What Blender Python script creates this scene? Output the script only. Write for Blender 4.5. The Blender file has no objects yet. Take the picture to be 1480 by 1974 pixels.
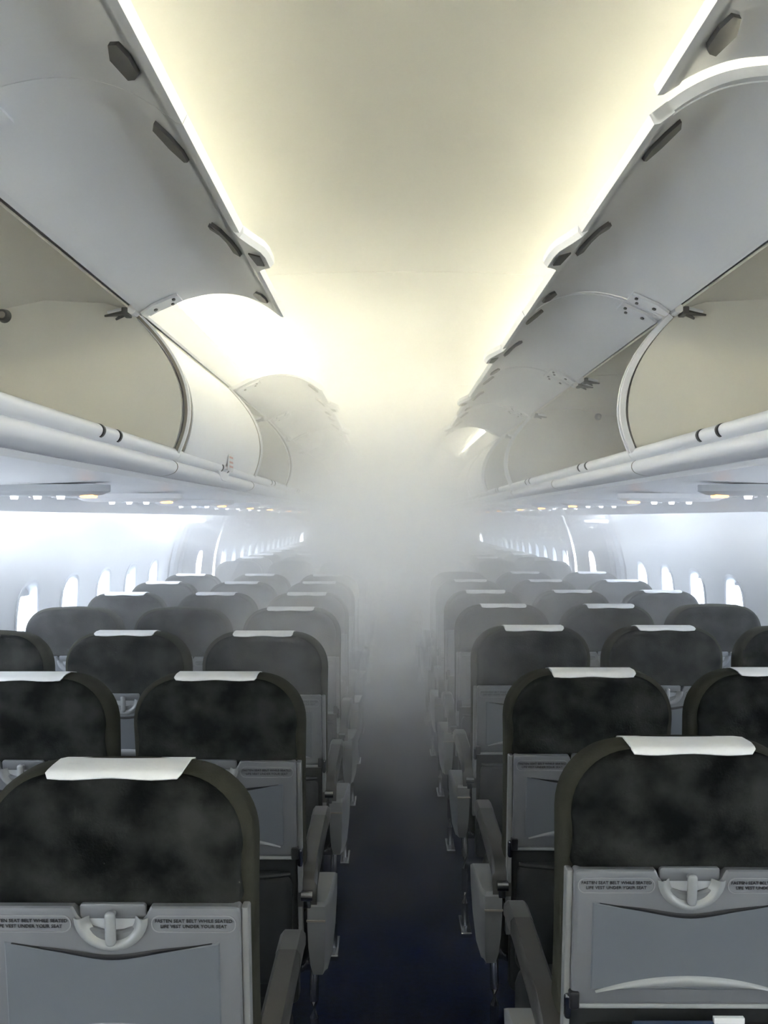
import bpy, math, random
from mathutils import Vector, Matrix
random.seed(7)
SC = bpy.context.scene
COL = SC.collection
PI = math.pi

# ------------------------------------------------------------------ camera
H = 1.53           # eye height above the cabin floor
C = 0.043          # x of the aisle centre line (the camera stands at x = 0)
cam_d = bpy.data.cameras.new('camera')
cam = bpy.data.objects.new('camera', cam_d)
COL.objects.link(cam)
cam_d.sensor_fit = 'VERTICAL'
cam_d.sensor_height = 36.0
cam_d.lens = 36.0 * 1600.0 / 1974.0
cam_d.clip_start = 0.02
cam.location = (0, 0, H)
cam.rotation_euler = (math.radians(90 + 0.46), 0, math.radians(0.36))
SC.camera = cam

# ------------------------------------------------------------------ render look
SC.view_settings.view_transform = 'Standard'
SC.view_settings.look = 'None'
SC.view_settings.gamma = 1.0
SC.view_settings.use_curve_mapping = False
SC.view_settings.exposure = 1.72
cy = SC.cycles
cy.use_denoising = True
cy.use_adaptive_sampling = True
cy.adaptive_threshold = 0.06
cy.max_bounces = 8
cy.diffuse_bounces = 3
cy.glossy_bounces = 2
cy.transmission_bounces = 2
cy.transparent_max_bounces = 8
cy.volume_bounces = 5
cy.volume_step_rate = 1.0
cy.volume_preview_step_rate = 1.0
cy.volume_max_steps = 256
cy.sample_clamp_indirect = 25.0
cy.use_fast_gi = False

# ------------------------------------------------------------------ daylight outside the windows
W = bpy.data.worlds.new('daylight')
SC.world = W
W.use_nodes = True
W.node_tree.nodes['Background'].inputs[0].default_value = (0.86, 0.93, 1.0, 1)
W.node_tree.nodes['Background'].inputs[1].default_value = 6.0

Y0, Y1 = -1.6, 16.4
CEIL_POWER, SIDE_POWER = 8.6, 1.7     # watts per metre
YS, FAR_CEIL, FAR_SIDE = 4.6, 0.78, 1.8
CEIL_COL, SIDE_COL = (1.0, 0.96, 0.80), (0.80, 0.88, 1.0)

def area(name, loc, rot, sx, sy, power, col, label):
    d = bpy.data.lights.new(name, 'AREA')
    d.shape = 'RECTANGLE'; d.size = sx; d.size_y = sy
    d.energy = power; d.color = col
    o = bpy.data.objects.new(name, d); COL.objects.link(o)
    o.location = loc; o.rotation_euler = rot
    o['label'] = label; o['category'] = 'light'
    return o

for s in (-1, 1):
    side = 'left' if s < 0 else 'right'
    for part, ya, yb, kc, ks in (('front', Y0, YS, 1.0, 1.0), ('rear', YS, Y1, FAR_CEIL, FAR_SIDE)):
        L_ = yb - ya; ym = (ya + yb) / 2
        # fluorescent cove tubes on top of the luggage bins, wash the ceiling
        area('cove_light', (C + s * 0.84, ym, H + 0.70), (0, s * math.radians(-118), 0), 0.03, L_, CEIL_POWER * kc * L_, CEIL_COL,
             'warm ceiling wash lamp on top of the %s luggage bins, %s section' % (side, part))
        # sidewall tubes behind the valance above the windows
        area('sidewall_light', (C + s * 1.565, ym, H + 0.062), (0, s * math.radians(-4), 0), 0.05, L_, SIDE_POWER * ks * L_ * (.95 if s < 0 else .5), SIDE_COL,
             'cool white sidewall lamp above the %s window row, %s section' % (side, part))

# ------------------------------------------------------------------ materials
def mat(name, col, rough=0.6, metal=0.0, var=0.0, vscale=8.0, bump=0.0, bscale=60.0, emit=None, estr=0.0, spec=0.5, col2=None, detail=3.0):
    m = bpy.data.materials.new(name); m.use_nodes = True
    nt = m.node_tree; b = nt.nodes['Principled BSDF']
    b.inputs['Base Color'].default_value = (*col, 1)
    b.inputs['Roughness'].default_value = rough
    b.inputs['Metallic'].default_value = metal
    b.inputs['Specular IOR Level'].default_value = spec
    tc = nt.nodes.new('ShaderNodeTexCoord')
    if var > 0 or col2:
        n = nt.nodes.new('ShaderNodeTexNoise'); n.inputs['Scale'].default_value = vscale; n.inputs['Detail'].default_value = detail
        nt.links.new(tc.outputs['Object'], n.inputs['Vector'])
        r = nt.nodes.new('ShaderNodeValToRGB')
        c2 = col2 if col2 else tuple(c * (1 - var) for c in col)
        r.color_ramp.elements[0].position = 0.38; r.color_ramp.elements[0].color = (*c2, 1)
        r.color_ramp.elements[1].position = 0.72 if name == 'seat_fabric' else 0.62; r.color_ramp.elements[1].color = (*col, 1)
        nt.links.new(n.outputs['Fac'], r.inputs['Fac'])
        nt.links.new(r.outputs['Color'], b.inputs['Base Color'])
    if bump > 0:
        n2 = nt.nodes.new('ShaderNodeTexNoise'); n2.inputs['Scale'].default_value = bscale; n2.inputs['Detail'].default_value = 2
        nt.links.new(tc.outputs['Object'], n2.inputs['Vector'])
        bp = nt.nodes.new('ShaderNodeBump'); bp.inputs['Strength'].default_value = bump; bp.inputs['Distance'].default_value = 0.004
        nt.links.new(n2.outputs['Fac'], bp.inputs['Height']); nt.links.new(bp.outputs['Normal'], b.inputs['Normal'])
    if emit:
        b.inputs['Emission Color'].default_value = (*emit, 1)
        b.inputs['Emission Strength'].default_value = estr
    return m

M = {}
M['fabric'] = mat('seat_fabric', (0.032, 0.033, 0.0315), 0.95, col2=(0.004, 0.0045, 0.0046), vscale=12, bump=0.25, bscale=220, spec=0.0, detail=6)  # mottled fabric tone, with pale patches of sun and smoke wisps painted in
M['rim'] = mat('seat_side_fabric', (0.036, 0.036, 0.028), 0.85, var=0.2, vscale=12, bump=0.2, bscale=260, spec=0.02)
M['cloth'] = mat('headrest_paper_cloth', (0.70, 0.71, 0.72), 0.85, var=0.04, vscale=30, bump=0.2, bscale=90)
M['cushion'] = mat('seat_cushion_fabric', (0.0098, 0.01085, 0.0126), 0.85, var=0.4, vscale=14, spec=0.2)
M['pocket'] = mat('pocket_leather', (0.0063, 0.00735, 0.0084), 0.6, var=0.5, vscale=18, bump=0.3, bscale=40)
M['tray'] = mat('tray_plastic', (0.135, 0.142, 0.155), 0.34, var=0.04, vscale=5)
M['tray_panel'] = mat('tray_panel_plastic', (0.115, 0.128, 0.145), 0.38, var=0.04, vscale=5)
M['tray_bright'] = mat('tray_lip_plastic', (0.24, 0.25, 0.26), 0.25)
M['text'] = mat('placard_print', (0.004, 0.004, 0.006), 0.6)
M['black'] = mat('black_plastic', (0.012, 0.012, 0.014), 0.35)
M['chrome'] = mat('polished_metal', (0.315, 0.324, 0.342), 0.22, 1.0)
M['arm'] = mat('armrest_plastic', (0.040, 0.039, 0.037), 0.42, var=0.1, vscale=10)
M['arm_cap'] = mat('armrest_cap_plastic', (0.075, 0.075, 0.072), 0.4)
M['shroud'] = mat('shroud_plastic', (0.17, 0.175, 0.18), 0.4, var=0.05, vscale=9)
M['bin'] = mat('bin_outer_plastic', (0.76, 0.77, 0.80), 0.38, var=0.02, vscale=3)
M['bin_in'] = mat('bin_lining', (0.70, 0.68, 0.61), 0.7, var=0.05, vscale=2.5)
M['door_in'] = mat('bin_door_lining', (0.80, 0.81, 0.83), 0.5, var=0.04, vscale=3)
M['rail'] = mat('bin_rail_plastic', (0.74, 0.75, 0.79), 0.35)
M['latch'] = mat('latch_dark_metal', (0.045, 0.040, 0.033), 0.5)
M['gasket'] = mat('gasket_rubber', (0.20, 0.18, 0.15), 0.7)
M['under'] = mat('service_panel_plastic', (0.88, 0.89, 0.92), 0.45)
M['ceil'] = mat('ceiling_panel', (0.84, 0.825, 0.74), 0.6, var=0.03, vscale=1.2)
M['wall'] = mat('sidewall_panel', (0.58, 0.60, 0.62), 0.55, var=0.02, vscale=2)
M['door_edge'] = mat('exit_door_frame', (0.30, 0.31, 0.33), 0.5)
M['frame'] = mat('window_surround', (0.52, 0.54, 0.57), 0.5)
M['doorgrey'] = mat('exit_door_lining', (0.16, 0.165, 0.175), 0.55, var=0.2, vscale=4)
M['carpet'] = mat('aisle_carpet', (0.0015, 0.0042, 0.022), 0.95, col2=(0.0006, 0.002, 0.012), vscale=60, bump=0.4, bscale=400, spec=0.05)
M['card_blue'] = mat('card_blue', (0.003, 0.014, 0.040), 0.35)
M['card_text'] = mat('card_print', (0.10, 0.19, 0.23), 0.5)
M['paper'] = mat('magazine_paper', (0.62, 0.63, 0.64), 0.5)
M['cover_dark'] = mat('magazine_cover', (0.02, 0.02, 0.03), 0.35)
M['red'] = mat('tag_print', (0.55, 0.30, 0.28), 0.6)
M['amber'] = mat('lit_amber_sign', (0.9, 0.4, 0.1), 0.5, emit=(1.0, 0.42, 0.10), estr=2.2)
M['lamp'] = mat('lit_reading_lamp', (0.9, 0.9, 0.9), 0.5, emit=(0.9, 0.95, 1.0), estr=0.75)
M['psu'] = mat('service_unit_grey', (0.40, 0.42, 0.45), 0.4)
M['tube'] = mat('lit_tube_and_pane', (1, 1, 1), 0.5, emit=(0.85, 0.90, 1.0), estr=3.0)

def glass():
    m = bpy.data.materials.new('window_pane'); m.use_nodes = True
    nt = m.node_tree; nt.nodes.clear()
    o = nt.nodes.new('ShaderNodeOutputMaterial'); mx = nt.nodes.new('ShaderNodeMixShader')
    t = nt.nodes.new('ShaderNodeBsdfTransparent'); t.inputs[0].default_value = (0.92, 0.95, 1, 1)
    g = nt.nodes.new('ShaderNodeBsdfTranslucent'); g.inputs[0].default_value = (0.9, 0.94, 1, 1)
    mx.inputs[0].default_value = 0.35
    nt.links.new(t.outputs[0], mx.inputs[1]); nt.links.new(g.outputs[0], mx.inputs[2]); nt.links.new(mx.outputs[0], o.inputs[0])
    return m
M['glass'] = glass()

# ------------------------------------------------------------------ mesh helpers
class MB:
    def __init__(self): self.v = []; self.f = []; self.m = []; self.mi = 0
    def add(self, vs, fs):
        b = len(self.v); self.v += [tuple(x) for x in vs]
        for f in fs: self.f.append([i + b for i in f]); self.m.append(self.mi)
    def loft(self, rings, closed=True, cap0=True, cap1=True):
        n = len(rings[0]); vs = [p for r in rings for p in r]; fs = []
        for k in range(len(rings) - 1):
            for i in range(n if closed else n - 1):
                j = (i + 1) % n
                fs.append((k * n + i, k * n + j, (k + 1) * n + j, (k + 1) * n + i))
        if closed and cap0: fs.append(tuple(range(n))[::-1])
        if closed and cap1: fs.append(tuple((len(rings) - 1) * n + i for i in range(n)))
        self.add(vs, fs)
    def box(self, x0, x1, y0, y1, z0, z1):
        self.loft([[(x0, y0, z), (x1, y0, z), (x1, y1, z), (x0, y1, z)] for z in (z0, z1)])
    def slab(self, out, prof, axis='y'):
        """out(inset) -> list of 2D points, prof: (depth, inset) pairs; axis = thickness axis"""
        rings = []
        for d, ins in prof:
            dd = d if callable(d) else (lambda a, b, d=d: d)
            r = []
            for a, b in out(ins):
                e = dd(a, b)
                r.append({'y': (a, e, b), 'x': (e, a, b), 'z': (a, b, e)}[axis])
            rings.append(r)
        self.loft(rings)
    def rbox(self, x0, x1, y0, y1, z0, z1, r=0.01, axis='y', rc=None):
        rc = rc or r
        lo, hi, A, B = {'y': (y0, y1, (x0, x1), (z0, z1)), 'x': (x0, x1, (y0, y1), (z0, z1)), 'z': (z0, z1, (x0, x1), (y0, y1))}[axis]
        f = lambda ins: rrect(A[0], A[1], B[0], B[1], rc, ins)
        self.slab(f, [(lo, r), (lo + 0.3 * r, 0.3 * r), (lo + r, 0), (hi - r, 0), (hi - 0.3 * r, 0.3 * r), (hi, r)], axis)
    def tube(self, path, r, seg=8, caps=True):
        path = [Vector(p) for p in path]; rings = []
        for i, p in enumerate(path):
            t = (path[min(i + 1, len(path) - 1)] - path[max(i - 1, 0)]).normalized()
            a = t.cross(Vector((0, 0, 1)));
            if a.length < 1e-3: a = t.cross(Vector((1, 0, 0)))
            a.normalize(); b = t.cross(a)
            rr = r[i] if isinstance(r, (list, tuple)) else r
            rings.append([tuple(p + a * (rr * math.cos(2 * PI * k / seg)) + b * (rr * math.sin(2 * PI * k / seg))) for k in range(seg)])
        self.loft(rings, True, caps, caps)
    def strip(self, pts, y0, y1, th, ny=1):
        """sheet: profile pts (x,z) extruded along y with thickness th (to the left normal)"""
        n = len(pts); inner = []
        for i, (x, z) in enumerate(pts):
            x0, z0 = pts[max(i - 1, 0)]; x1, z1 = pts[min(i + 1, n - 1)]
            l = math.hypot(x1 - x0, z1 - z0) or 1
            inner.append((x - (z1 - z0) / l * th, z + (x1 - x0) / l * th))
        poly = list(pts) + inner[::-1]
        ys = [y0 + (y1 - y0) * k / ny for k in range(ny + 1)]
        b = len(self.v); N = len(poly)
        rings = [[(x, y, z) for x, z in poly] for y in ys]
        vs = [p for r in rings for p in r]; fs = []
        for k in range(ny):
            for i in range(N):
                j = (i + 1) % N; fs.append((k * N + i, k * N + j, (k + 1) * N + j, (k + 1) * N + i))
        for k in (0, ny):
            for i in range(n - 1):
                fs.append((k * N + i, k * N + i + 1, k * N + N - 2 - i, k * N + N - 1 - i))
        self.add(vs, fs)
    def mesh(self, name, mats, smooth=True, ang=38):
        me = bpy.data.meshes.new(name); me.from_pydata(self.v, [], self.f)
        for m in (mats if isinstance(mats, (list, tuple)) else [mats]): me.materials.append(m)
        for p, i in zip(me.polygons, self.m): p.material_index = i; p.use_smooth = smooth
        import bmesh
        bm = bmesh.new(); bm.from_mesh(me); bmesh.ops.recalc_face_normals(bm, faces=bm.faces); bm.to_mesh(me); bm.free()
        if smooth: me.set_sharp_from_angle(angle=math.radians(ang))
        me.update()
        return me
    def build(self, name, mats, parent=None, smooth=True, ang=38):
        o = bpy.data.objects.new(name, self.mesh(name, mats, smooth, ang)); COL.objects.link(o)
        if parent: o.parent = parent
        return o

def rrect(a0, a1, b0, b1, r, ins=0.0, n=5):
    a0 += ins; a1 -= ins; b0 += ins; b1 -= ins; r = max(min(r - ins, (a1 - a0) / 2 - 1e-4, (b1 - b0) / 2 - 1e-4), 0.0008)
    P = []
    for cx, cz, t0 in ((a1 - r, b1 - r, 0), (a0 + r, b1 - r, 90), (a0 + r, b0 + r, 180), (a1 - r, b0 + r, 270)):
        for k in range(n + 1):
            t = math.radians(t0 + 90 * k / n); P.append((cx + r * math.cos(t), cz + r * math.sin(t)))
    return P

def empty(name, loc, label=None, cat=None, group=None):
    o = bpy.data.objects.new(name, None); COL.objects.link(o); o.location = loc; o.empty_display_size = 0.1
    return tag(o, label, cat, group)
def tag(o, label=None, cat=None, group=None, kind=None):
    if label: o['label'] = label
    if cat: o['category'] = cat
    if group: o['group'] = group
    if kind: o['kind'] = kind
    return o
def struct(o): o['kind'] = 'structure'; return o
def bez(p0, p1, p2, p3, n):
    return [tuple((1 - t) ** 3 * a + 3 * (1 - t) ** 2 * t * b + 3 * (1 - t) * t * t * c + t ** 3 * d for a, b, c, d in zip(p0, p1, p2, p3)) for t in [k / n for k in range(n + 1)]]
def catmull(P, n=5):
    out = []
    for i in range(len(P) - 1):
        p0 = P[max(i - 1, 0)]; p1 = P[i]; p2 = P[i + 1]; p3 = P[min(i + 2, len(P) - 1)]
        for k in range(n):
            t = k / n
            out.append(tuple(0.5 * (2 * b + (c - a) * t + (2 * a - 5 * b + 4 * c - d) * t * t + (3 * b - a - 3 * c + d) * t ** 3) for a, b, c, d in zip(p0, p1, p2, p3)))
    out.append(P[-1]); return out
def textmesh(name, body, size, m, parent, loc, rot, align='CENTER'):
    cu = bpy.data.curves.new(name, 'FONT'); cu.body = body; cu.size = size; cu.extrude = 0.0003
    cu.align_x = align; cu.align_y = 'CENTER'; cu.space_line = 1.15; cu.resolution_u = 2
    t = bpy.data.objects.new(name, cu); COL.objects.link(t)
    dg = bpy.context.evaluated_depsgraph_get()
    me = bpy.data.meshes.new_from_object(t.evaluated_get(dg)); me.materials.clear(); me.materials.append(m)
    bpy.data.objects.remove(t); bpy.data.curves.remove(cu)
    o = bpy.data.objects.new(name, me); COL.objects.link(o); o.location = loc; o.rotation_euler = rot
    if parent: o.parent = parent
    return o

# ------------------------------------------------------------------ cabin shell
f = MB(); f.box(C - 1.80, C + 1.80, Y0, Y1, -0.06, 0.0)
struct(f.build('floor', M['carpet'], smooth=False))

# ceiling: arched panel that closes down behind the bins to the sidewalls
half = catmull([(0, 0.865), (0.25, 0.862), (0.5, 0.850), (0.75, 0.825), (0.95, 0.785), (1.10, 0.74)], 4) + [(1.40, 0.64), (1.66, 0.35), (1.72, 0.10)]
prof = [(C - u, H + z) for u, z in half[::-1]] + [(C + u, H + z) for u, z in half[1:]]
f = MB(); f.strip(prof, Y0, Y1, 0.02, 12)
struct(f.build('ceiling', M['ceil']))
for nm, y in (('wall_front', Y1), ('wall_back', Y0)):
    f = MB(); f.loft([[(x, yy, z) for x, z in prof] + [(C + 1.8, yy, 0), (C - 1.8, yy, 0)] for yy in (y, y + (0.05 if y > 0 else -0.05))])
    struct(f.build(nm, M['wall'], smooth=False))
# ceiling panel joints
n_trim = 0
for y in (2.9, 5.3, 7.7):
    n_trim += 1
    f = MB(); f.strip([(x, z - 0.0015) for x, z in prof[6:-6]], y, y + 0.006, 0.003)
    struct(f.build('trim_%d' % n_trim, M['ceil']))

UW = [(0, 1.74), (0.3, 1.79), (0.6, 1.815), (0.9, 1.818), (1.15, 1.80), (1.35, 1.755), (1.5, 1.70), (1.62, 1.64), (1.66, 1.62)]
def uw(z):
    for (z0, u0), (z1, u1) in zip(UW, UW[1:]):
        if z <= z1: return u0 + (u1 - u0) * (z - z0) / (z1 - z0)
    return UW[-1][1]
WP = 0.533
WZ, WHH, WHW = 1.06, 0.155, 0.112
DOOR = (6.75, 8.25)
def hole(zc, hw, hh, n=32, p=2.7):
    P = []
    for k in range(n):
        t = 2 * PI * k / n; c, s_ = math.cos(t), math.sin(t)
        P.append((hw * math.copysign(abs(c) ** (2 / p), c), zc + hh * math.copysign(abs(s_) ** (2 / p), s_)))
    return P
nwin = 0
zlo, zhi = 0.84, 1.30
for s in (-1, 1):
    wall = MB(); y = 4.03 - 10 * WP if s < 0 else 4.45 - 10 * WP
    segs = []
    while y < Y1 - 0.3:
        if y > Y0 + .3: segs.append(y)
        y += WP
    last = Y0
    X = lambda z, off=0: C + s * (uw(z) + off)
    wins = []
    for yc in segs:
        a, b = yc - WP / 2, yc + WP / 2
        if b > DOOR[0] and a < DOOR[1]:
            continue
        for z0, z1 in ((0, .2), (.2, .4), (.4, .6), (.6, zlo), (zhi, 1.4), (1.4, 1.5), (1.5, 1.58), (1.58, 1.66)):
            wall.loft([[(X(z0), a, z0), (X(z1), a, z1)], [(X(z0), b, z0), (X(z1), b, z1)]], closed=False)
        hp = hole(WZ, WHW + .012, WHH + .012)
        rp = []
        for (dy, z) in hp:
            dz = z - WZ; hz = (zhi - WZ) if dz >= 0 else (WZ - zlo)
            q = max(abs(dy) / (WP / 2), abs(dz) / hz, 1e-6); rp.append((dy / q, WZ + dz / q))
        # make sure the corners belong to the boundary
        for cy_, cz_ in ((WP / 2, zhi), (-WP / 2, zhi), (-WP / 2, zlo), (WP / 2, zlo)):
            i = min(range(len(rp)), key=lambda i: (rp[i][0] - cy_) ** 2 + (rp[i][1] - cz_) ** 2); rp[i] = (cy_, cz_)
        mid = [((h[0] + r[0]) / 2, (h[1] + r[1]) / 2) for h, r in zip(hp, rp)]
        wall.loft([[(X(z), yc + dy, z) for dy, z in R] for R in (rp, mid, hp)], closed=True, cap0=False, cap1=False)
        # thin panel joint
        wall.mi = 1
        wall.loft([[(X(z, -.001), b - .002, z) for z, _ in UW], [(X(z, -.001), b + .002, z) for z, _ in UW]], closed=False)
        wall.mi = 0
        wins.append(yc)
    # plain wall strips near the cabin ends
    def plain(a, b, off=0.0):
        wall.loft([[(X(z, off), a, z) for z, _ in UW], [(X(z, off), b, z) for z, _ in UW]], closed=False)
    used = [yc for yc in segs if not (yc + WP / 2 > DOOR[0] and yc - WP / 2 < DOOR[1])]
    plain(Y0, used[0] - WP / 2); plain(used[-1] + WP / 2, Y1)
    da = max(yc + WP / 2 for yc in used if yc < DOOR[0]); db = min(yc - WP / 2 for yc in used if yc > DOOR[1])
    # door surround
    plain(da, da + .16); plain(db - .16, db)
    struct(wall.build('wall_left' if s < 0 else 'wall_right', [M['wall'], M['frame']]))
    for yc in wins:
        if yc < 2.5: continue
        nwin += 1
        fr = MB()
        rings = []
        for off, g in ((.0, .012), (-.007, .018), (-.010, .006), (-.004, -.004), (.035, -.014), (.06, -.018)):
            rings.append([(X(z, off), yc + dy, z) for dy, z in hole(WZ, WHW + g, WHH + g)])
        fr.loft(rings, True, False, False)
        o = struct(fr.build('window_%d' % nwin, M['frame']))
        pn = MB(); pn.loft([[(X(z, .052), yc + dy, z) for dy, z in hole(WZ, WHW - .012, WHH - .012)], [(X(z, .056), yc + dy, z) for dy, z in hole(WZ, WHW - .012, WHH - .012)]])
        pn.build('pane', M['glass'], o)
        if s > 0 or nwin % 3 == 0:   # blind pulled part way
            h = 0.03 if s > 0 else .05
            sh = MB(); z1 = WZ + WHH - .016
            sh.box(min(X(1.1, .03), X(1.1, .036)), max(X(1.1, .03), X(1.1, .036)), yc - WHW + .02, yc + WHW - .02, z1 - h, z1)
            sh.build('window_blind', M['wall'], o)
    # exit door
    a, b = da + .16, db - .16
    dr = MB()
    pts = [(z, u) for z, u in UW]
    def sheet(mb, ya, yb, off0, z0=0.0, z1=1.66, n=14):
        zz = [z0 + (z1 - z0) * k / n for k in range(n + 1)]
        mb.loft([[(X(z, off0), ya, z) for z in zz] + [(X(z, off0 + .03), ya, z) for z in zz[::-1]],
                 [(X(z, off0), yb, z) for z in zz] + [(X(z, off0 + .03), yb, z) for z in zz[::-1]]])
    sheet(dr, a, b, .02)
    door = struct(dr.build('door_%d' % (1 if s < 0 else 2), M['doorgrey']))
    jm = MB(); sheet(jm, a - .03, a + .09, -.05); sheet(jm, b - .09, b + .03, -.05)
    jm.build('door_frame', M['door_edge'], door)
    ln = MB(); sheet(ln, a + .30, b - .30, -.035, .25, 1.45); ln.build('door_lining', M['doorgrey'], door)
    pw = MB()
    pw.loft([[(X(z, off), (a + b) / 2 + dy, z) for dy, z in hole(1.12, .09, .12)] for off in (-.042, -.036)]); pw.build('door_pane', M['tube'], door)  # pane glows by itself, standing in for daylight behind it
    hd = MB(); hd.tube([(X(.95, -.045), a + .45, .95), (X(.95, -.075), a + .47, .95), (X(.95, -.075), a + .75, .95), (X(.95, -.045), a + .77, .95)], .012); hd.build('door_handle', M['chrome'], door)
    gl = MB()
    gl.box(X(1.0, -.06) - .008, X(1.0, -.06) + .008, b + .035, b + .075, .45, 1.2)
    o = gl.build('assist_light_strip', M['tube']); tag(o, 'slim vertical lit strip beside the exit door %s the aisle' % ('left of' if s < 0 else 'right of'), 'light')
    gl = MB()
    xs = C + s * 1.56
    gl.rbox(xs - .02, xs + .02, 6.15, 6.75, H - .03, H - .01, .006)
    o = gl.build('exit_light', M['tube']); tag(o, 'short bright emergency lamp above the exit door %s the aisle' % ('left of' if s < 0 else 'right of'), 'light')
    # valance that hides the sidewall tube, and skirting
    n_trim += 1
    f = MB(); f.strip([(C + s * u, H + z) for u, z in ((1.475, .098), (1.48, .05), (1.49, .028), (1.515, .03), (1.52, .045))], Y0, Y1, .006 * s, 8)
    struct(f.build('trim_%d' % n_trim, M['bin']))
    f = MB(); f.box(C + s * 1.72 - .02, C + s * 1.72 + .02, Y0, Y1, 0, .12)
    struct(f.build('baseboard_' + ('left' if s < 0 else 'right'), M['frame'], smooth=False))

# ------------------------------------------------------------------ overhead bins
DOORP = catmull([(.650, .185), (.628, .245), (.619, .31), (.630, .385), (.660, .455), (.705, .52), (.758, .578)], 4)
LIP = catmull([(.672, .200), (.652, .199), (.643, .188), (.648, .174), (.664, .166)], 3)
RAIL = catmull([(.666, .168), (.654, .160), (.651, .146), (.660, .132), (.682, .124), (.704, .121)], 3)
ENDP = [(u + .012, z) for u, z in DOORP]
HINGE = (.764, .590)
def bin_parts(L, s, is_open, swing=-75.0, divider=True, latches=True, handle=True, g=.006):
    """meshes in local coordinates: origin on the aisle centre line at eye height, y from 0 to L"""
    P = []
    X = lambda u: s * u
    b = MB()
    # rounded rail and underside
    b.strip([(X(u), z) for u, z in LIP], g * .3, L - g * .3, .010 * s, 2)
    b.mi = 1; b.strip([(X(u), z) for u, z in RAIL], g * .3, L - g * .3, .010 * s, 2); b.mi = 0
    b.strip([(X(.70), .122), (X(.705), .128), (X(.74), .118), (X(1.1), .102), (X(1.475), .092)], 0, L, .008 * s, 2)
    b.strip([(X(1.475), .092), (X(1.56), .30), (X(1.50), .52), (X(1.30), .64), (X(1.05), .672), (X(.86), .650), (X(.80), .635), (X(.762), .604)], 0, L, .008 * s, 2)
    b.strip([(X(.770), .602), (X(.768), .64), (X(.762), .68), (X(.752), .712), (X(.760), .716)], 0, L, .006 * s, 2)
    P.append(('shell', b, [M['bin'], M['rail']], 30))
    # pale edge strip under the rail
    b = MB(); b.strip([(X(.700), .120), (X(.708), .108), (X(.724), .112)], 0, L, .006 * s); P.append(('edge_strip', b, [M['bin']], 30))
    # lining
    b = MB()
    b.strip([(X(u), z) for u, z in ((.672, .194), (.70, .176), (.80, .160), (1.30, .150), (1.44, .19), (1.47, .30), (1.40, .47), (1.24, .575), (1.02, .620), (.85, .612), (.772, .588))], g, L - g, -.006 * s, 2)
    P.append(('lining', b, [M['bin_in']], 30))
    if divider:
        ring = [(X(u), z) for u, z in ENDP] + [(X(u), z) for u, z in ((.85, .622), (1.02, .628), (1.24, .582), (1.41, .475), (1.478, .30), (1.445, .182), (1.30, .145), (.80, .152))]
        b = MB(); b.loft([[(x, y, z) for x, z in ring] for y in (L - .034, L - .014)])
        P.append(('end_wall', b, [M['bin_in']], 30))
        b = MB()
        for y in ((L - .040, L - .016) if s > 0 else (L - .030,)):
            b.strip([(X(u - .012), z) for u, z in DOORP], y, y + .010, -.016 * s)
        b.mi = 1; b.strip([(X(u - .004), z) for u, z in DOORP], L - .031, L - .015, -.008 * s)
        P.append(('edge_trim', b, [M['bin'], M['gasket']], 30))
        if is_open:
            b = MB()
            b.tube([(X(1.135), L - .034, .575), (X(1.135), L - .052, .575)], [.020, .016], 16); b.mi = 1
            b.tube([(X(1.135), L - .052, .575), (X(1.135), L - .056, .575)], [.010, .008], 12)
            P.append(('bump_stop', b, [M['black'], M['gasket']], 30))
    # dark strike slots on the rail
    for yy in (L * .5 - .055, L * .5 + .055):
        b = MB(); b.strip([(X(u - .0035), z) for u, z in (LIP + RAIL[1:])[2:11]], yy - .005, yy + .005, .004 * s)
        P.append(('strike_slot', b, [M['black']], 30))
    b = MB(); b.strip([(X(u - .0015), z) for u, z in RAIL], L - .003, L + .0, .002 * s); P.append(('rail_seam', b, [M['gasket']], 30))
    # door
    if not is_open: swing = 0.0
    ca, sa = math.cos(math.radians(swing)), math.sin(math.radians(swing))
    def R(u, z):
        du, dz = u - HINGE[0], z - HINGE[1]
        return HINGE[0] + ca * du - sa * dz, HINGE[1] + sa * du + ca * dz
    def off(d):
        Q = []
        for i, (u, z) in enumerate(DOORP):
            u0, z0 = DOORP[max(i - 1, 0)]; u1, z1 = DOORP[min(i + 1, len(DOORP) - 1)]
            l = math.hypot(u1 - u0, z1 - z0); Q.append((u + (z1 - z0) / l * d, z - (u1 - u0) / l * d))
        return Q
    def closed_strip(mb, A, B, y0, y1):
        poly = [R(*p) for p in A] + [R(*p) for p in B[::-1]]
        n = len(A); N = len(poly)
        vs = [(X(u), y, z) for y in (y0, y1) for u, z in poly]; fs = []
        for i in range(N):
            j = (i + 1) % N; fs.append((i, j, N + j, N + i))
        for k in (0, 1):
            for i in range(n - 1): fs.append((k * N + i, k * N + i + 1, k * N + N - 2 - i, k * N + N - 1 - i))
        mb.add(vs, fs)
    b = MB()
    dy0 = .055 if not is_open else g
    if not is_open:
        gk = MB(); gk.strip([(X(u + .003), z) for u, z in DOORP], -.012, .056, -.004 * s); P.append(('gasket', gk, [M['gasket']], 30))
    closed_strip(b, off(0), off(.016), dy0, L - g)
    door = ('door', b, [M['bin']], 30); subs = []
    b = MB(); ml = .012 if g > .003 else .0
    closed_strip(b, off(.0165)[1:-1], off(.019)[1:-1], g + ml, L - g - ml); subs.append(('door_lining', b, [M['door_in']], 30))
    # bright lip along the free edge
    b = MB(); A = off(-.001)[:3]; B = off(.019)[:3]; closed_strip(b, [(.651, .180)] + A, [(.667, .183)] + B, dy0, L - g); subs.append(('door_lip', b, [M['bin']], 30))
    ins = off(.0195)
    def on_in(t, d=0):
        Q = off(.0195 + d); k = t * (len(Q) - 1); i = min(int(k), len(Q) - 2); w = k - i
        return (Q[i][0] * (1 - w) + Q[i + 1][0] * w, Q[i][1] * (1 - w) + Q[i + 1][1] * w)
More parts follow.
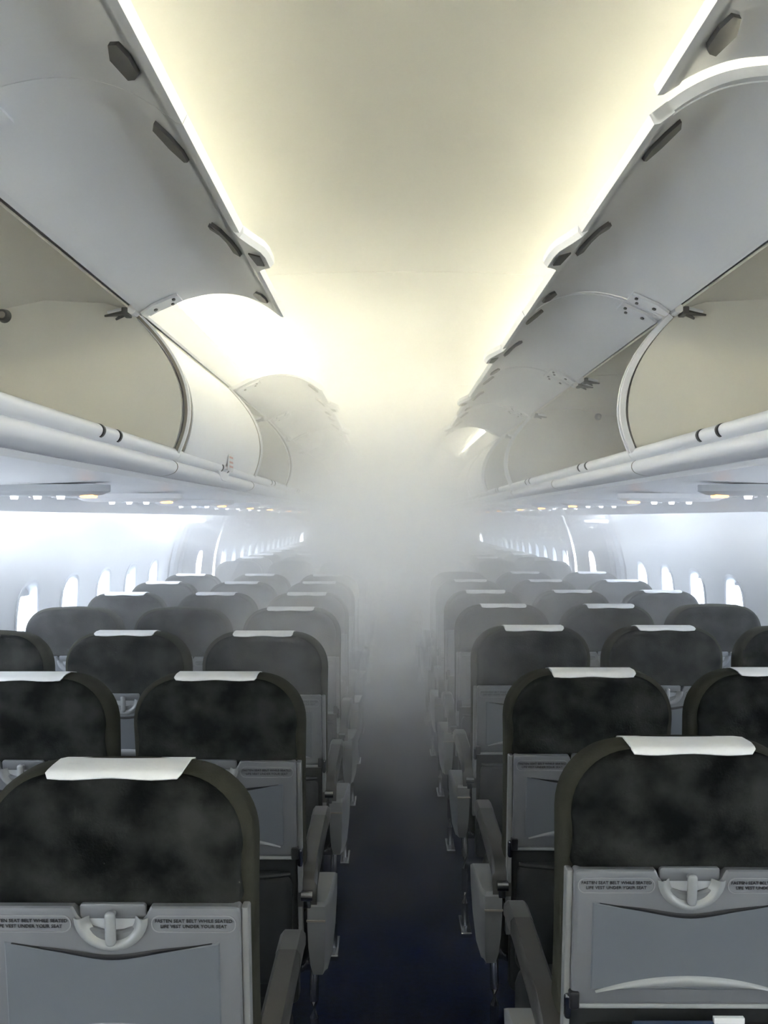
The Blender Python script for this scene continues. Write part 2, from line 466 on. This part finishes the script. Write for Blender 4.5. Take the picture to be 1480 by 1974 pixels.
    def patch(mb, shape, d0, d1):
        """shape: (y, t) polygon on the inside face"""
        for_r = []
        for d in (d0, d1):
            r = []
            for y, t in shape:
                u, z = R(*on_in(t, d)); r.append((X(u), y, z))
            for_r.append(r)
        mb.loft(for_r)
    if latches and is_open:
        for y in (.10 * L, .90 * L):
            b = MB(); w = .055; e = 1 if y < L / 2 else -1
            patch(b, [(y - w * e, .16), (y - w * .3 * e, .20), (y + w * .6 * e, .155), (y + w * e, .10), (y + w * .7 * e, .07), (y + 0 * w, .07), (y - w * .6 * e, .11)], 0, .006)
            subs.append(('latch', b, [M['latch']], 30))
        b = MB(); y = L * .5
        patch(b, [(y - .07, .19), (y - .02, .16), (y + .01, .13), (y + .07, .12), (y + .06, .07), (y + .02, .07), (y - .02, .09), (y - .06, .14)], 0, .008)
        patch(b, [(y - .05, .22), (y - .03, .22), (y - .02, .15), (y - .04, .15)], 0, .008)
        subs.append(('latch', b, [M['latch']], 30))
    if handle:
        # handle hump at the middle of the free edge
        b = MB(); rings = []
        ys = [L * .5 + q for q in (-.12, -.09, -.055, -.02, .05, .085, .12)]
        hs = [.0, .014, .034, .040, .040, .016, .0]
        for y, h in zip(ys, hs):
            r = []
            for u, z in ((.650, .200), (.668, .196), (.676, .182 - h), (.664, .176 - h), (.650, .180 - h)):
                u, z = R(u, z); r.append((X(u), y, z))
            rings.append(r)
        b.loft(rings); b.mi = 1
        y = L * .5
        q = []
        for d in (0, .003):
            r = []
            for yy, u, z in ((y - .03, .6772 + d, .152), (y + .035, .6772 + d, .152), (y + .045, .6772 + d, .170), (y - .03, .6772 + d, .178)):
                u, z = R(u, z); r.append((X(u), yy, z))
            q.append(r)
        b.loft(q)
        subs.append(('handle', b, [M['bin'], M['latch']], 30))
    if is_open:
        for y in (.055, L - .055):
            b = MB()
            patch(b, [(y - .030, .74), (y + .030, .74), (y + .030, .90), (y + .014, .99), (y - .014, .99), (y - .030, .90)], 0, .008)
            b.mi = 1
            for yy, t in ((y - .016, .775), (y + .016, .80), (y, .90)):
                patch(b, [(yy + .0075 * math.cos(k * PI / 4), t + .011 * math.sin(k * PI / 4)) for k in range(8)], .008, .012)
            subs.append(('hinge_plate', b, [M['bin'], M['black']], 30))
            b = MB()
            b.tube([(X(.762), y - .02, .584), (X(.762), y + .02, .584)], .013, 10)
            b.tube([(X(.770), y, .588), (X(.835), y, .580)], [.012, .004], 8)
            b.mi = 1; b.tube([(X(.785), y - .014, .574), (X(.84), y - .008, .568)], [.008, .003], 7); b.tube([(X(.790), y + .012, .578), (X(.815), y + .010, .562)], [.007, .003], 7); b.rbox(min(X(.772), X(.790)), max(X(.772), X(.790)), y - .022, y + .022, .568, .590, .003)
            P.append(('hinge', b, [M['bin'], M['latch']], 30))
    return P, door, subs
_bin_cache = {}
def make_bin(s, y0, L, is_open, label, **kw):
    e = empty('overhead_bin', (C, y0, H), label, 'luggage bin', 'overhead luggage bins')
    key = (s, round(L, 3), is_open, tuple(sorted(kw.items())))
    if key not in _bin_cache:
        P, d, S = bin_parts(L, s, is_open, **kw)
        _bin_cache[key] = ([(n, b.mesh(n, m, True, a)) for n, b, m, a in P], (d[0], d[1].mesh(d[0], d[2], True, d[3])), [(n, b.mesh(n, m, True, a)) for n, b, m, a in S])
    P, d, S = _bin_cache[key]
    def link(n, me, par):
        o = bpy.data.objects.new(n, me); COL.objects.link(o); o.parent = par; return o
    for n, me in P: link(n, me, e)
    dd = link(d[0], d[1], e)
    for n, me in S: link(n, me, dd)
    return e
ORD = ['nearest', 'second', 'third', 'fourth', 'fifth', 'sixth', 'seventh', 'eighth', 'ninth', 'tenth', 'eleventh', 'twelfth', 'thirteenth', 'fourteenth', 'fifteenth', 'sixteenth', 'seventeenth', 'eighteenth', 'nineteenth', 'twentieth']
# left side
edges = [0.03, 1.21, 2.38, 3.72]
while edges[-1] < 14.5: edges.append(edges[-1] + 1.17)
for k, (a, b) in enumerate(zip(edges, edges[1:])):
    is_open = k in (0, 1, 3, 4, 5, 6)
    lab = {0: 'nearest open bin left of the aisle, mostly above the frame', 1: 'open white bin left of the aisle with its door raised, before the closed one',
           2: 'closed white luggage bin with a small tag, left of the aisle'}.get(k,
           '%s white bin left of the aisle, %s, %s from the camera' % ('open' if is_open else 'closed', 'door raised into the haze' if is_open else 'dim in the haze', ORD[k]))
    make_bin(-1, a, b - a, is_open, lab, divider=(k in (1, 3, 6) or not is_open), g=.0008 if k < 2 else .006)
# right side
edges = [0.03, 1.21, 2.38]
while edges[-1] < 14.5: edges.append(edges[-1] + 1.17)
for k, (a, b) in enumerate(zip(edges, edges[1:])):
    is_open = k < 5 or k in (7, 8)
    lab = {0: 'nearest open bin right of the aisle, door above its neighbour', 1: 'open bin right of the aisle with large dark latches and curved white divider',
           2: 'open bin right of the aisle just past the curved white divider'}.get(k,
           '%s white bin right of the aisle, %s, %s from the camera' % ('open' if is_open else 'closed', 'door raised into the haze' if is_open else 'dim in the haze', ORD[k]))
    make_bin(1, a, b - a, is_open, lab, divider=(k in (1, 3, 4) or not is_open), swing={0: -80.0, 1: -75.0, 2: -75.5, 3: -76.0}.get(k, -75.0))

# small tag hanging on the closed bin
t = empty('paper_tag', (C - .632, 3.08, H + .205), 'small clear paper tag with faint red print on the closed bin', 'tag')
f = MB(); f.rbox(-.002, .002, -.045, .045, -.03, .055, .0008, 'x', .006); f.build('tag_card', M['paper'], t)
f = MB()
for z in (-.012, .004, .022):
    f.box(.002, .0026, -.034, .034, z - .004, z + .003)
f.build('tag_print', M['red'], t)

# ------------------------------------------------------------------ service units under the bins
def service_unit(x, y, s, label, dark=True):
    e = empty('service_unit', (x, y, H + .094), label, 'service panel', 'service units under the bins')
    f = MB()
    def ell(ins, a=.215, b=.062):
        return [((a - ins * 2) * math.cos(2 * PI * k / 28), (b - ins) * math.copysign(abs(math.sin(2 * PI * k / 28)) ** .8, math.sin(2 * PI * k / 28))) for k in range(28)]
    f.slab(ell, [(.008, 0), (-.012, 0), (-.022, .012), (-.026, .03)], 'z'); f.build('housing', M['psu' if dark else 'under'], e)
    for dx in (-.07, 0, .07):
        g = MB(); g.tube([(s * dx, -.012, -.022), (s * dx, -.012, -.036)], [.014, .010], 14); g.build('reading_lamp', M['lamp'], e)
    for dx in (-.035, .035):
        g = MB(); g.tube([(s * dx, .028, -.018), (s * dx, .028, -.030)], [.013, .009], 12); g.build('air_nozzle', M['bin'], e)
    g = MB(); g.rbox(-s * .150 - .020, -s * .150 + .020, -.022, .022, -.031, -.016, .004); g.build('seat_belt_sign', M['amber'], e)
for s in (-1, 1):
    for k, y in enumerate((1.62, 2.50, 3.38, 4.50, 5.42, 6.3, 7.5, 8.4, 9.3)):
        if k == 0 and s < 0: continue
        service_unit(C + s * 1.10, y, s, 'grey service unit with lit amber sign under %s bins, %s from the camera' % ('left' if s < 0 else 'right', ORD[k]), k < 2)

# ------------------------------------------------------------------ seats
def seat_outline(hw, z0, z1, rt, rb=.02):
    def f(ins):
        a = hw - ins; zt = z1 - ins; zb = z0 + ins; r1 = max(rt - ins, .004); r2 = max(rb - ins, .002); P = []
        for k in range(13):
            t = PI / 2 * k / 12; P.append((a - r1 + r1 * math.cos(t) ** .92, zt - r1 + r1 * math.sin(t) ** .92))
        for k in range(1, 6): 
            q = k / 6; P.append(((a - r1) * (1 - 2 * q), zt + .004 * math.sin(PI * q)))
        for k in range(13):
            t = PI / 2 * k / 12; P.append((-a + r1 - r1 * math.sin(t) ** .92, zt - r1 + r1 * math.cos(t) ** .92))
        for k in range(1, 5): P.append((-a + .004 * math.sin(PI * k / 5), zt - r1 - (zt - r1 - zb - r2) * k / 5))
        for k in range(5):
            t = PI + PI / 2 * k / 4; P.append((-a + r2 + r2 * math.cos(t), zb + r2 + r2 * math.sin(t)))
        for k in range(5):
            t = 1.5 * PI + PI / 2 * k / 4; P.append((a - r2 + r2 * math.cos(t), zb + r2 + r2 * math.sin(t)))
        for k in range(1, 5): P.append((a - .004 * math.sin(PI * k / 5), zb + r2 + (zt - r1 - zb - r2) * k / 5))
        return P
    return f
TILT = .16     # the back leans: lower points lie further forward
def lean(d): return lambda x, z: d + TILT * max(0.0, 1.10 - z) * .75
def leanbox(mb, x0, x1, d0, d1, z0, z1, r=.004, rc=None):
    mb.slab(lambda ins: rrect(x0, x1, z0, z1, rc or r, ins), [(lean(d0), r), (lean(d0 + .3 * r), .3 * r), (lean(d0 + r), 0), (lean(d1 - r), 0), (lean(d1), r)])
def ly(z, d): return lean(d)(0, z)

def seat_meshes():
    S = {}
    # front cushion of the back (olive rim) and dark rear panel
    b = MB(); b.slab(seat_outline(.217, .50, 1.136, .125), [(lean(.028), .016), (lean(.034), .004), (lean(.05), 0), (lean(.085), 0), (lean(.105), .008), (lean(.12), .025), (lean(.128), .06), (lean(.130), .12)])
    S['backrest'] = b.mesh('backrest', M['rim'], True, 60)
    b = MB(); b.slab(seat_outline(.200, .915, 1.129, .115), [(lean(.004), .05), (lean(.0), .022), (lean(.003), .010), (lean(.012), .002), (lean(.034), 0), (lean(.045), .006)])
    S['rear_fabric_panel'] = b.mesh('rear_fabric_panel', M['fabric'], True, 60)
    # headrest cloth
    def cloth(w, skew, wav):
        path = [(.0035, 1.131 + wav * .4), (.0075, 1.136), (.014, 1.1390), (.03, 1.1415), (.065, 1.1415), (.10, 1.134), (.125, 1.114), (.136, 1.08), (.142, .98)]
        path = [(y + (TILT * .75 * max(0, 1.10 - z)), z) for y, z in path]
        n = 10; rings = []
        for k in range(n + 1):
            q = -1 + 2 * k / n; x = q * w
            r = []
            for i, (y, z) in enumerate(path):
                dz = (.0015 * math.cos(q * 5 + skew * 9) if i == 0 else 0)
                r.append((x * (1 - .05 * (i == 0)) + skew * (.5 - abs(i - 3) * .1), y - (.001 if i < 2 else 0), z + dz))
            r += [(xx, y + .002, z - .002) for (xx, y, z) in r[::-1]]
            rings.append(r)
        b = MB(); b.loft(rings); return b
    S['cloth_a'] = cloth(.102, 0, 0).mesh('headrest_cloth', M['cloth'], True, 60)
    S['cloth_b'] = cloth(.106, .012, -.006).mesh('headrest_cloth', M['cloth'], True, 60)
    # hard lower shell
    b = MB(); leanbox(b, -.198, .198, .010, .05, .27, .925, .008, .02)
    S['lower_shell'] = b.mesh('lower_shell', M['pocket'], True, 40)
    # tray table
    b = MB()
    cx = .0; R0 = .062
    # body with a half-round notch for the latch
    def tray_out(ins):
        x0, x1, z0, z1 = -.2 + ins, .2 - ins, .683 + ins, .928 - ins; r = max(.010 - ins, .001); P = []
        for k in range(5):
            t = PI / 2 * k / 4; P.append((x1 - r + r * math.cos(t), z1 - r + r * math.sin(t)))
        rr = R0 + ins
        for k in range(13):
            t = PI * k / 12; P.append((rr * math.cos(t) * 1.0 + 0, z1 + .012 - (rr * math.sin(t)) * .86 if 0 < k < 12 else z1))
        for c_, zc_, t0 in ((x0 + r, z1 - r, 90), (x0 + r, z0 + r, 180), (x1 - r, z0 + r, 270)):
            for k in range(5):
                t = math.radians(t0 + 90 * k / 4); P.append((c_ + r * math.cos(t), zc_ + r * math.sin(t)))
        return P
    b.slab(tray_out, [(lean(-.014), .006), (lean(-.0125), .002), (lean(-.009), 0), (lean(.012), 0)])
    S['tray_table'] = b.mesh('tray_table', M['tray'], True, 30)
    # lowered main panel: same plastic, thin raised plate under a wavy upper edge
    up = [(x, .872 - .030 * math.exp(-(x / .075) ** 2) + .006 * math.cos(x * 28)) for x in [-.168 + .336 * k / 28 for k in range(29)]]
    lo = [(x, .712) for x in [.168 - .336 * k / 28 for k in range(29)]]
    b = MB(); b.slab(lambda ins: [(x * (1 - ins * 5), z + (-ins if z > .75 else ins)) for x, z in up + lo], [(lean(-.0165), .003), (lean(-.0145), 0), (lean(-.012), 0)])
    S['tray_panel'] = b.mesh('tray_panel', M['tray_panel'], True, 30)
    b = MB(); b.loft([[(x, ly(z + dz, -.0185 + dy), z + dz) for dz, dy in ((0, 0), (.003 * w, .002), (0, .004), (-.006 * w, .002))] for x, z, w in [(q[0], q[1] + .001, max(.06, 1 - (q[0] / .155) ** 2)) for q in up[1:-1]]])
    S['tray_groove'] = b.mesh('tray_groove', M['text'], True, 60)
    # bright crescent lip near the bottom
    b = MB(); rings = []
    for k in range(21):
        q = -1 + k / 10; x = .160 * q; zc = .728 - .018 * q * q; h = .0095 * (1 - q * q) + .0008
        rings.append([(x, ly(z_, d_), z_) for z_, d_ in ((zc + h, -.0165), (zc + h * .6, -.0215), (zc, -.023), (zc - h, -.0165))])
    b.loft(rings); S['tray_grip'] = b.mesh('tray_grip', M['tray_bright'], True, 70)
    # latch bowl
    b = MB(); rings = []
    for k in range(17):
        t = PI + PI * k / 16; c_, s_ = math.cos(t), math.sin(t)
        r = []
        for rr, d in ((.058, -.014), (.052, -.019), (.046, -.018), (.040, -.009), (.036, -.006)):
            r.append((rr * c_, ly(.93 + .86 * rr * s_, d), .912 + .93 * rr * s_))
        rings.append(r)
    b.loft(rings, closed=False); S['latch_bowl'] = b.mesh('latch_bowl', M['tray_bright'], True, 70)
    b = MB(); b.slab(lambda ins: [(.046 * math.cos(PI + PI * k / 12), .914 + .045 * math.sin(PI + PI * k / 12)) for k in range(13)], [(lean(-.004), 0), (lean(.002), 0)])
    S['bowl_recess'] = b.mesh('bowl_recess', M['psu'], True, 30)
    b = MB(); leanbox(b, -.052, .052, -.006, .004, .905, .930, .003, .006); S['latch_plate'] = b.mesh('latch_plate', M['tray'], True, 30)
    b = MB(); leanbox(b, -.008, .008, -.026, -.012, .868, .924, .005, .007); b.tube([(0, ly(.915, -.016), .915), (0, ly(.915, .0), .915)], .006, 10)
    S['latch'] = b.mesh('latch', M['tray_bright'], True, 50)
    # bottom bar and hinge blocks
    b = MB(); leanbox(b, -.200, .200, -.010, .012, .672, .682, .003); S['tray_edge'] = b.mesh('tray_edge', M['tray_bright'], True, 40)
    for q, nm in ((-1, 'tray_arm_a'), (1, 'tray_arm_b')):
        b = MB(); x = q * .206
        leanbox(b, x - .006, x + .006, -.006, .018, .44, .925, .003)
        b.mi = 1; leanbox(b, min(q * .186, q * .204), max(q * .186, q * .204), -.020, .012, .676, .708, .004)
        b.mi = 2; leanbox(b, x - .005, x + .007, -.016, .012, .655, .700, .004, .006)
        S[nm] = b.mesh('tray_arm', [M['shroud'], M['black'], M['chrome']], True, 40)
    # literature pocket
    b = MB(); b.slab(lambda ins: rrect(-.185, .185, .34, .635, .03, ins), [(lambda x, z: ly(z, -.035 * (1 - (x / .2) ** 2) - .005), .012), (lambda x, z: ly(z, -.028 * (1 - (x / .2) ** 2)), 0), (lean(.012), 0)])
    b.tube([(x, ly(.635, -.012 - .028 * (1 - (x / .19) ** 2)), .637) for x in [-.182 + .364 * k / 10 for k in range(11)]], .006, 8)
    S['pocket'] = b.mesh('pocket', M['pocket'], True, 50)
    # seat cushion
    b = MB(); b.slab(lambda ins: rrect(-.222, .222, .13, .60, .06, ins), [(.345, .02), (.355, .004), (.37, 0), (.43, 0), (.455, .008), (.468, .03), (.474, .09)], 'z')
    S['seat_cushion'] = b.mesh('seat_cushion', M['cushion'], True, 60)
    b = MB()
    b.tube([(-.2385, .22, .325), (.2385, .22, .325)], .022, 12); b.tube([(-.2385, .50, .325), (.2385, .50, .325)], .022, 12)
    b.rbox(-.21, .21, .15, .57, .325, .346, .006, 'z', .03)
    S['seat_frame'] = b.mesh('seat_frame', M['chrome'], True, 40)
    b = MB(); b.tube([(0, .50, .32), (0, .47, .05), (0, .46, .012)], [.014, .016, .02], 8)
    b.tube([(0, .22, .31), (0, .10, .04), (0, .085, .012)], [.014, .014, .018], 8)
    b.rbox(-.018, .018, .06, .50, 0, .018, .004, 'z')
    b.tube([(0, .12, .07), (0, .46, .29)], .009, 8)
    S['leg'] = b.mesh('leg', M['chrome'], True, 50)
    # armrest between seats
    b = MB(); b.rbox(-.021, .021, .12, .52, .585, .622, .012, 'z', .02); b.tube([(0, .14, .60), (0, .16, .50), (0, .19, .40)], [.018, .016, .015], 10)
    S['armrest'] = b.mesh('armrest', M['arm'], True, 50)
    # aisle armrest: long bar that drops at its rear end onto the pivot
    b = MB(); rings = []
    path = [(.055, .565, .016), (.060, .590, .020), (.085, .612, .022), (.13, .622, .022), (.30, .628, .021), (.42, .630, .021)]
    def bar(path, hw, mb):
        rings = []
        for y, z, h in path:
            rings.append([(x, y, z + zz) for x, zz in ((-hw, -h), (-hw * 1.02, h * .55), (-hw * .72, h), (hw * .72, h), (hw * 1.02, h * .55), (hw, -h))])
        mb.loft(rings)
    bar(path, .024, b)
    b.mi = 1; bar([(.42, .630, .021), (.50, .629, .021), (.525, .622, .018), (.535, .612, .010)], .025, b)
    S['aisle_armrest'] = b.mesh('armrest', [M['arm'], M['arm_cap']], True, 40)
    b = MB(); b.tube([(-.014, .046, .580), (.014, .046, .580)], .013, 12); b.rbox(-.010, .010, .05, .085, .545, .585, .004)
    S['pivot'] = b.mesh('pivot', M['chrome'], True, 50)
    # side shroud below the armrest: wedge that tapers downwards
    b = MB(); rings = []
    for z, y0_, y1_, w in ((.560, .060, .235, .019), (.550, .052, .250, .022), (.50, .055, .235, .022), (.44, .070, .200, .021), (.38, .095, .165, .018), (.345, .115, .145, .012)):
        rings.append([(-w, y0_, z), (w, y0_, z), (w * 1.0, y0_ + .02, z), (w * 1.1, y1_, z), (-w * 1.9, y1_, z), (-w * 1.4, y0_ + .02, z)])
    b.loft(rings); b.mi = 1
    b.box(-.024, .024, .0505, .056, .512, .516)
    S['side_shroud'] = b.mesh('side_shroud', [M['shroud'], M['gasket']], True, 30)
    b = MB(); b.tube(bez((0, .14, .36), (0, .10, .25), (0, .16, .12), (0, .12, .012), 8), [.012] * 9, 10); b.rbox(-.02, .02, .06, .20, 0, .02, .004, 'z')
    S['outer_leg'] = b.mesh('outer_leg', M['chrome'], True, 50)
    return S
SM = seat_meshes()
_t = textmesh('placard_text', 'FASTEN SEAT BELT WHILE SEATED\nLIFE VEST UNDER YOUR SEAT', .0078, M['text'], None, (0, 0, 0), (0, 0, 0))
SM['placard_text'] = _t.data; bpy.data.objects.remove(_t)
b = MB()
ring = rrect(-.066, .066, -.014, .014, .013)
for i in range(len(ring)):
    pass
b.loft([[(x * k, z * (1 + (k - 1) * 4), y) for x, z in ring] for k, y in ((1.0, 0), (1.0, .0016), (.975, .0016), (.975, 0))], True, False, False)
SM['placard_frame'] = b.mesh('placard_frame', M['tray_bright'], True, 40)

def child(name, me, par, loc=(0, 0, 0), rot=(0, 0, 0)):
    o = bpy.data.objects.new(name, me); COL.objects.link(o); o.parent = par; o.location = loc; o.rotation_euler = rot
    return o
ROLE = ['aisle', 'middle', 'window']
def make_seat(s, col, x, y, label, detail=2, cloth='cloth_a', recline=0.0, legs=True):
    e = empty('airline_seat', (x, y, 0), label, 'seat', 'airline seats')
    e.rotation_euler = (recline, 0, 0)
    child('backrest', SM['backrest'], e)
    child('rear_fabric_panel', SM['rear_fabric_panel'], e)
    if cloth: child('headrest_cloth', SM[cloth], e)
    tt = child('tray_table', SM['tray_table'], e)
    if detail >= 1:
        child('tray_panel', SM['tray_panel'], tt); child('tray_grip', SM['tray_grip'], tt); child('tray_groove', SM['tray_groove'], tt)
        child('latch_bowl', SM['latch_bowl'], tt); child('bowl_recess', SM['bowl_recess'], tt)
        child('latch_plate', SM['latch_plate'], tt); child('latch', SM['latch'], tt); child('tray_edge', SM['tray_edge'], tt)
    if detail >= 2:
        a = math.atan(TILT * .75)
        for q in (-1, 1):
            xx = q * .128; zz = .902
            child('placard_text', SM['placard_text'], tt, (xx, ly(zz, -.0148), zz), (PI / 2 + a, 0, 0))
            child('placard_frame', SM['placard_frame'], tt, (xx, ly(zz, -.0138), zz), (PI / 2 + a, 0, 0))
    child('lower_shell', SM['lower_shell'], e)
    child('pocket', SM['pocket'], e)
    child('tray_arm', SM['tray_arm_a'], e); child('tray_arm', SM['tray_arm_b'], e)
    child('seat_cushion', SM['seat_cushion'], e); child('seat_frame', SM['seat_frame'], e)
    if col == 0:
        q = -s   # towards the aisle
        ar = child('armrest', SM['aisle_armrest'], e, (q * .224, 0, 0)); child('pivot', SM['pivot'], ar)
        sh = child('side_shroud', SM['side_shroud'], e, (q * .246, 0, 0)); sh.scale = (1 if q < 0 else -1, 1, 1)
        child('outer_leg', SM['outer_leg'], e, (q * .235, 0, 0))
        child('leg', SM['leg'], e, (-q * .10, 0, 0))
    if col < 2: child('armrest', SM['armrest'], e, (s * .240, 0, 0))
    if col == 2: child('leg', SM['leg'], e, (-s * .10, 0, 0))
    return e
ROWS = {-1: [1.28, 2.05, 2.82, 3.60, 4.33, 5.08, 5.80, 7.62], 1: [1.42, 2.11, 2.98, 3.74, 4.48, 5.26, 6.05, 7.66]}
for s in ROWS:
    while ROWS[s][-1] < 14.6: ROWS[s].append(ROWS[s][-1] + .77)
UC = (.474, .952, 1.435)
NOCLOTH = {(-1, 2, 2), (-1, 3, 1), (-1, 3, 2), (1, 3, 2), (1, 2, 2), (-1, 7, 0), (-1, 7, 1), (-1, 7, 2), (1, 7, 0), (1, 7, 1), (1, 7, 2), (1, 6, 0)}
for s in (-1, 1):
    for r, y in enumerate(ROWS[s]):
        for c in range(3):
            side = 'left' if s < 0 else 'right'
            cloth = None if (s, r, c) in NOCLOTH or (r > 7 and random.random() < .5) else random.choice(['cloth_a', 'cloth_b'])
            if (s, r, c) in ((1, 0, 0), (-1, 0, 0)): cloth = 'cloth_b'
            how = 'with white headrest cloth' if cloth else 'without cloth'
            rec = 0.0 if (r == 0 or c == 0 and r < 3) else random.uniform(-.012, .012)
            place = '%s row %s of the aisle' % (ORD[r], side) if r < 7 else '%s row %s of the aisle' % (ORD[r], side)
            if r == 0: place = 'nearest row %s of the aisle' % side
            make_seat(s, c, C + s * UC[c], y, 'grey %s seat %s, %s' % (ROLE[c], how, place), 2 if r < 4 else (1 if r < 8 else 0), cloth, rec)

# card and magazine in the pocket of the nearest right aisle seat
cx0 = C + UC[0]; yy = ROWS[1][0]
z1 = .662
t = empty('safety_card', (.490, yy + ly(.64, -.030), .60), 'blue printed safety card in seat pocket under the near tray right of the aisle', 'card')
f = MB(); f.rbox(-.070, .070, -.0015, .0015, -.10, z1 - .60, .0006, 'y', .004); f.build('card', M['card_blue'], t)
textmesh('card_text', 'AIRBUS A321', .0145, M['card_text'], t, (.012, -.0021, .030), (PI / 2, 0, 0))
t = empty('magazine', (.588, yy + ly(.64, -.026), .60), 'dark magazine with pale page edge in seat pocket beside the blue card', 'magazine')
f = MB(); f.rbox(-.026, .026, -.003, .003, -.10, z1 - .602, .001, 'y', .003); f.mi = 1; f.box(-.0262, .0262, -.0038, .0034, .0565, .0665); f.build('pages', [M['cover_dark'], M['paper']], t)

# ------------------------------------------------------------------ haze in the cabin
def haze():
    f = MB(); f.box(C - 1.79, C + 1.79, Y0 + .05, Y1 - .05, .01, H + .83)
    m = bpy.data.materials.new('cabin_haze'); m.use_nodes = True
    nt = m.node_tree; nt.nodes.clear()
    N = nt.nodes.new; L = nt.links.new
    out = N('ShaderNodeOutputMaterial'); vs = N('ShaderNodeVolumeScatter')
    vs.inputs['Color'].default_value = (0.995, 0.997, 0.997, 1); vs.inputs['Anisotropy'].default_value = 0.0
    L(vs.outputs[0], out.inputs['Volume'])
    tc = N('ShaderNodeTexCoord'); sx = N('ShaderNodeSeparateXYZ'); L(tc.outputs['Object'], sx.inputs[0])
    def op(kind, a, b=None, c=None):
        n = N('ShaderNodeMath'); n.operation = kind
        for i, v in enumerate((a, b, c)):
            if v is None: continue
            if isinstance(v, (int, float)): n.inputs[i].default_value = v
            else: L(v, n.inputs[i])
        return n.outputs[0]
    def ramp(v, a, b, lo, hi, smooth=True):
        n = N('ShaderNodeMapRange'); n.interpolation_type = 'SMOOTHSTEP' if smooth else 'LINEAR'
        L(v, n.inputs[0]); n.inputs[1].default_value = a; n.inputs[2].default_value = b; n.inputs[3].default_value = lo; n.inputs[4].default_value = hi
        return n.outputs[0]
    X_, Y_, Z_ = sx.outputs
    u = op('SUBTRACT', X_, C); u2 = op('MULTIPLY', u, u)
    uc = op('ADD', u, .07)
    core = op('EXPONENT', op('MULTIPLY', op('MULTIPLY', uc, uc), -1 / (.58 ** 2)))
    d_aisle = op('MULTIPLY', op('MULTIPLY', core, ramp(Y_, 1.9, 3.9, 0, FOG_AISLE)), ramp(Z_, .32, 1.12, .02, 1.0))
    d_top = op('MULTIPLY', ramp(Z_, 1.35, 1.95, 0, FOG_TOP), ramp(Y_, 1.2, 4.2, .06, 1.0))
    d_gen = op('MULTIPLY', ramp(Y_, 1.8, 5.5, .02, 1.0), FOG_GEN)
    side = ramp(op('ABSOLUTE', u), .7, 1.2, 0, 1.0)
    zz = op('SUBTRACT', Z_, 1.49); lay = op('EXPONENT', op('MULTIPLY', op('MULTIPLY', zz, zz), -1 / (.13 ** 2)))
    d_side = op('MULTIPLY', op('MULTIPLY', side, lay), ramp(Y_, .8, 3.0, .2 * FOG_SIDE, FOG_SIDE))
    tot = op('ADD', op('ADD', d_aisle, d_top), op('ADD', d_gen, d_side))
    nz = N('ShaderNodeTexNoise'); nz.inputs['Scale'].default_value = 2.0; nz.inputs['Detail'].default_value = 2; nz.inputs['Distortion'].default_value = 0
    L(tc.outputs['Object'], nz.inputs['Vector'])
    L(op('MULTIPLY', tot, ramp(nz.outputs['Fac'], .36, .64, .15, 1.95, False)), vs.inputs['Density'])
    m.cycles.homogeneous_volume = False
    m.cycles.volume_step_rate = FOG_STEP
    o = f.build('smoke_haze', m, smooth=False)
    tag(o, 'thick white haze drifting above the aisle between the seats', 'haze', kind='stuff')
FOG_AISLE, FOG_TOP, FOG_GEN, FOG_SIDE, FOG_STEP = .62, .19, .13, .75, 1.0
haze()
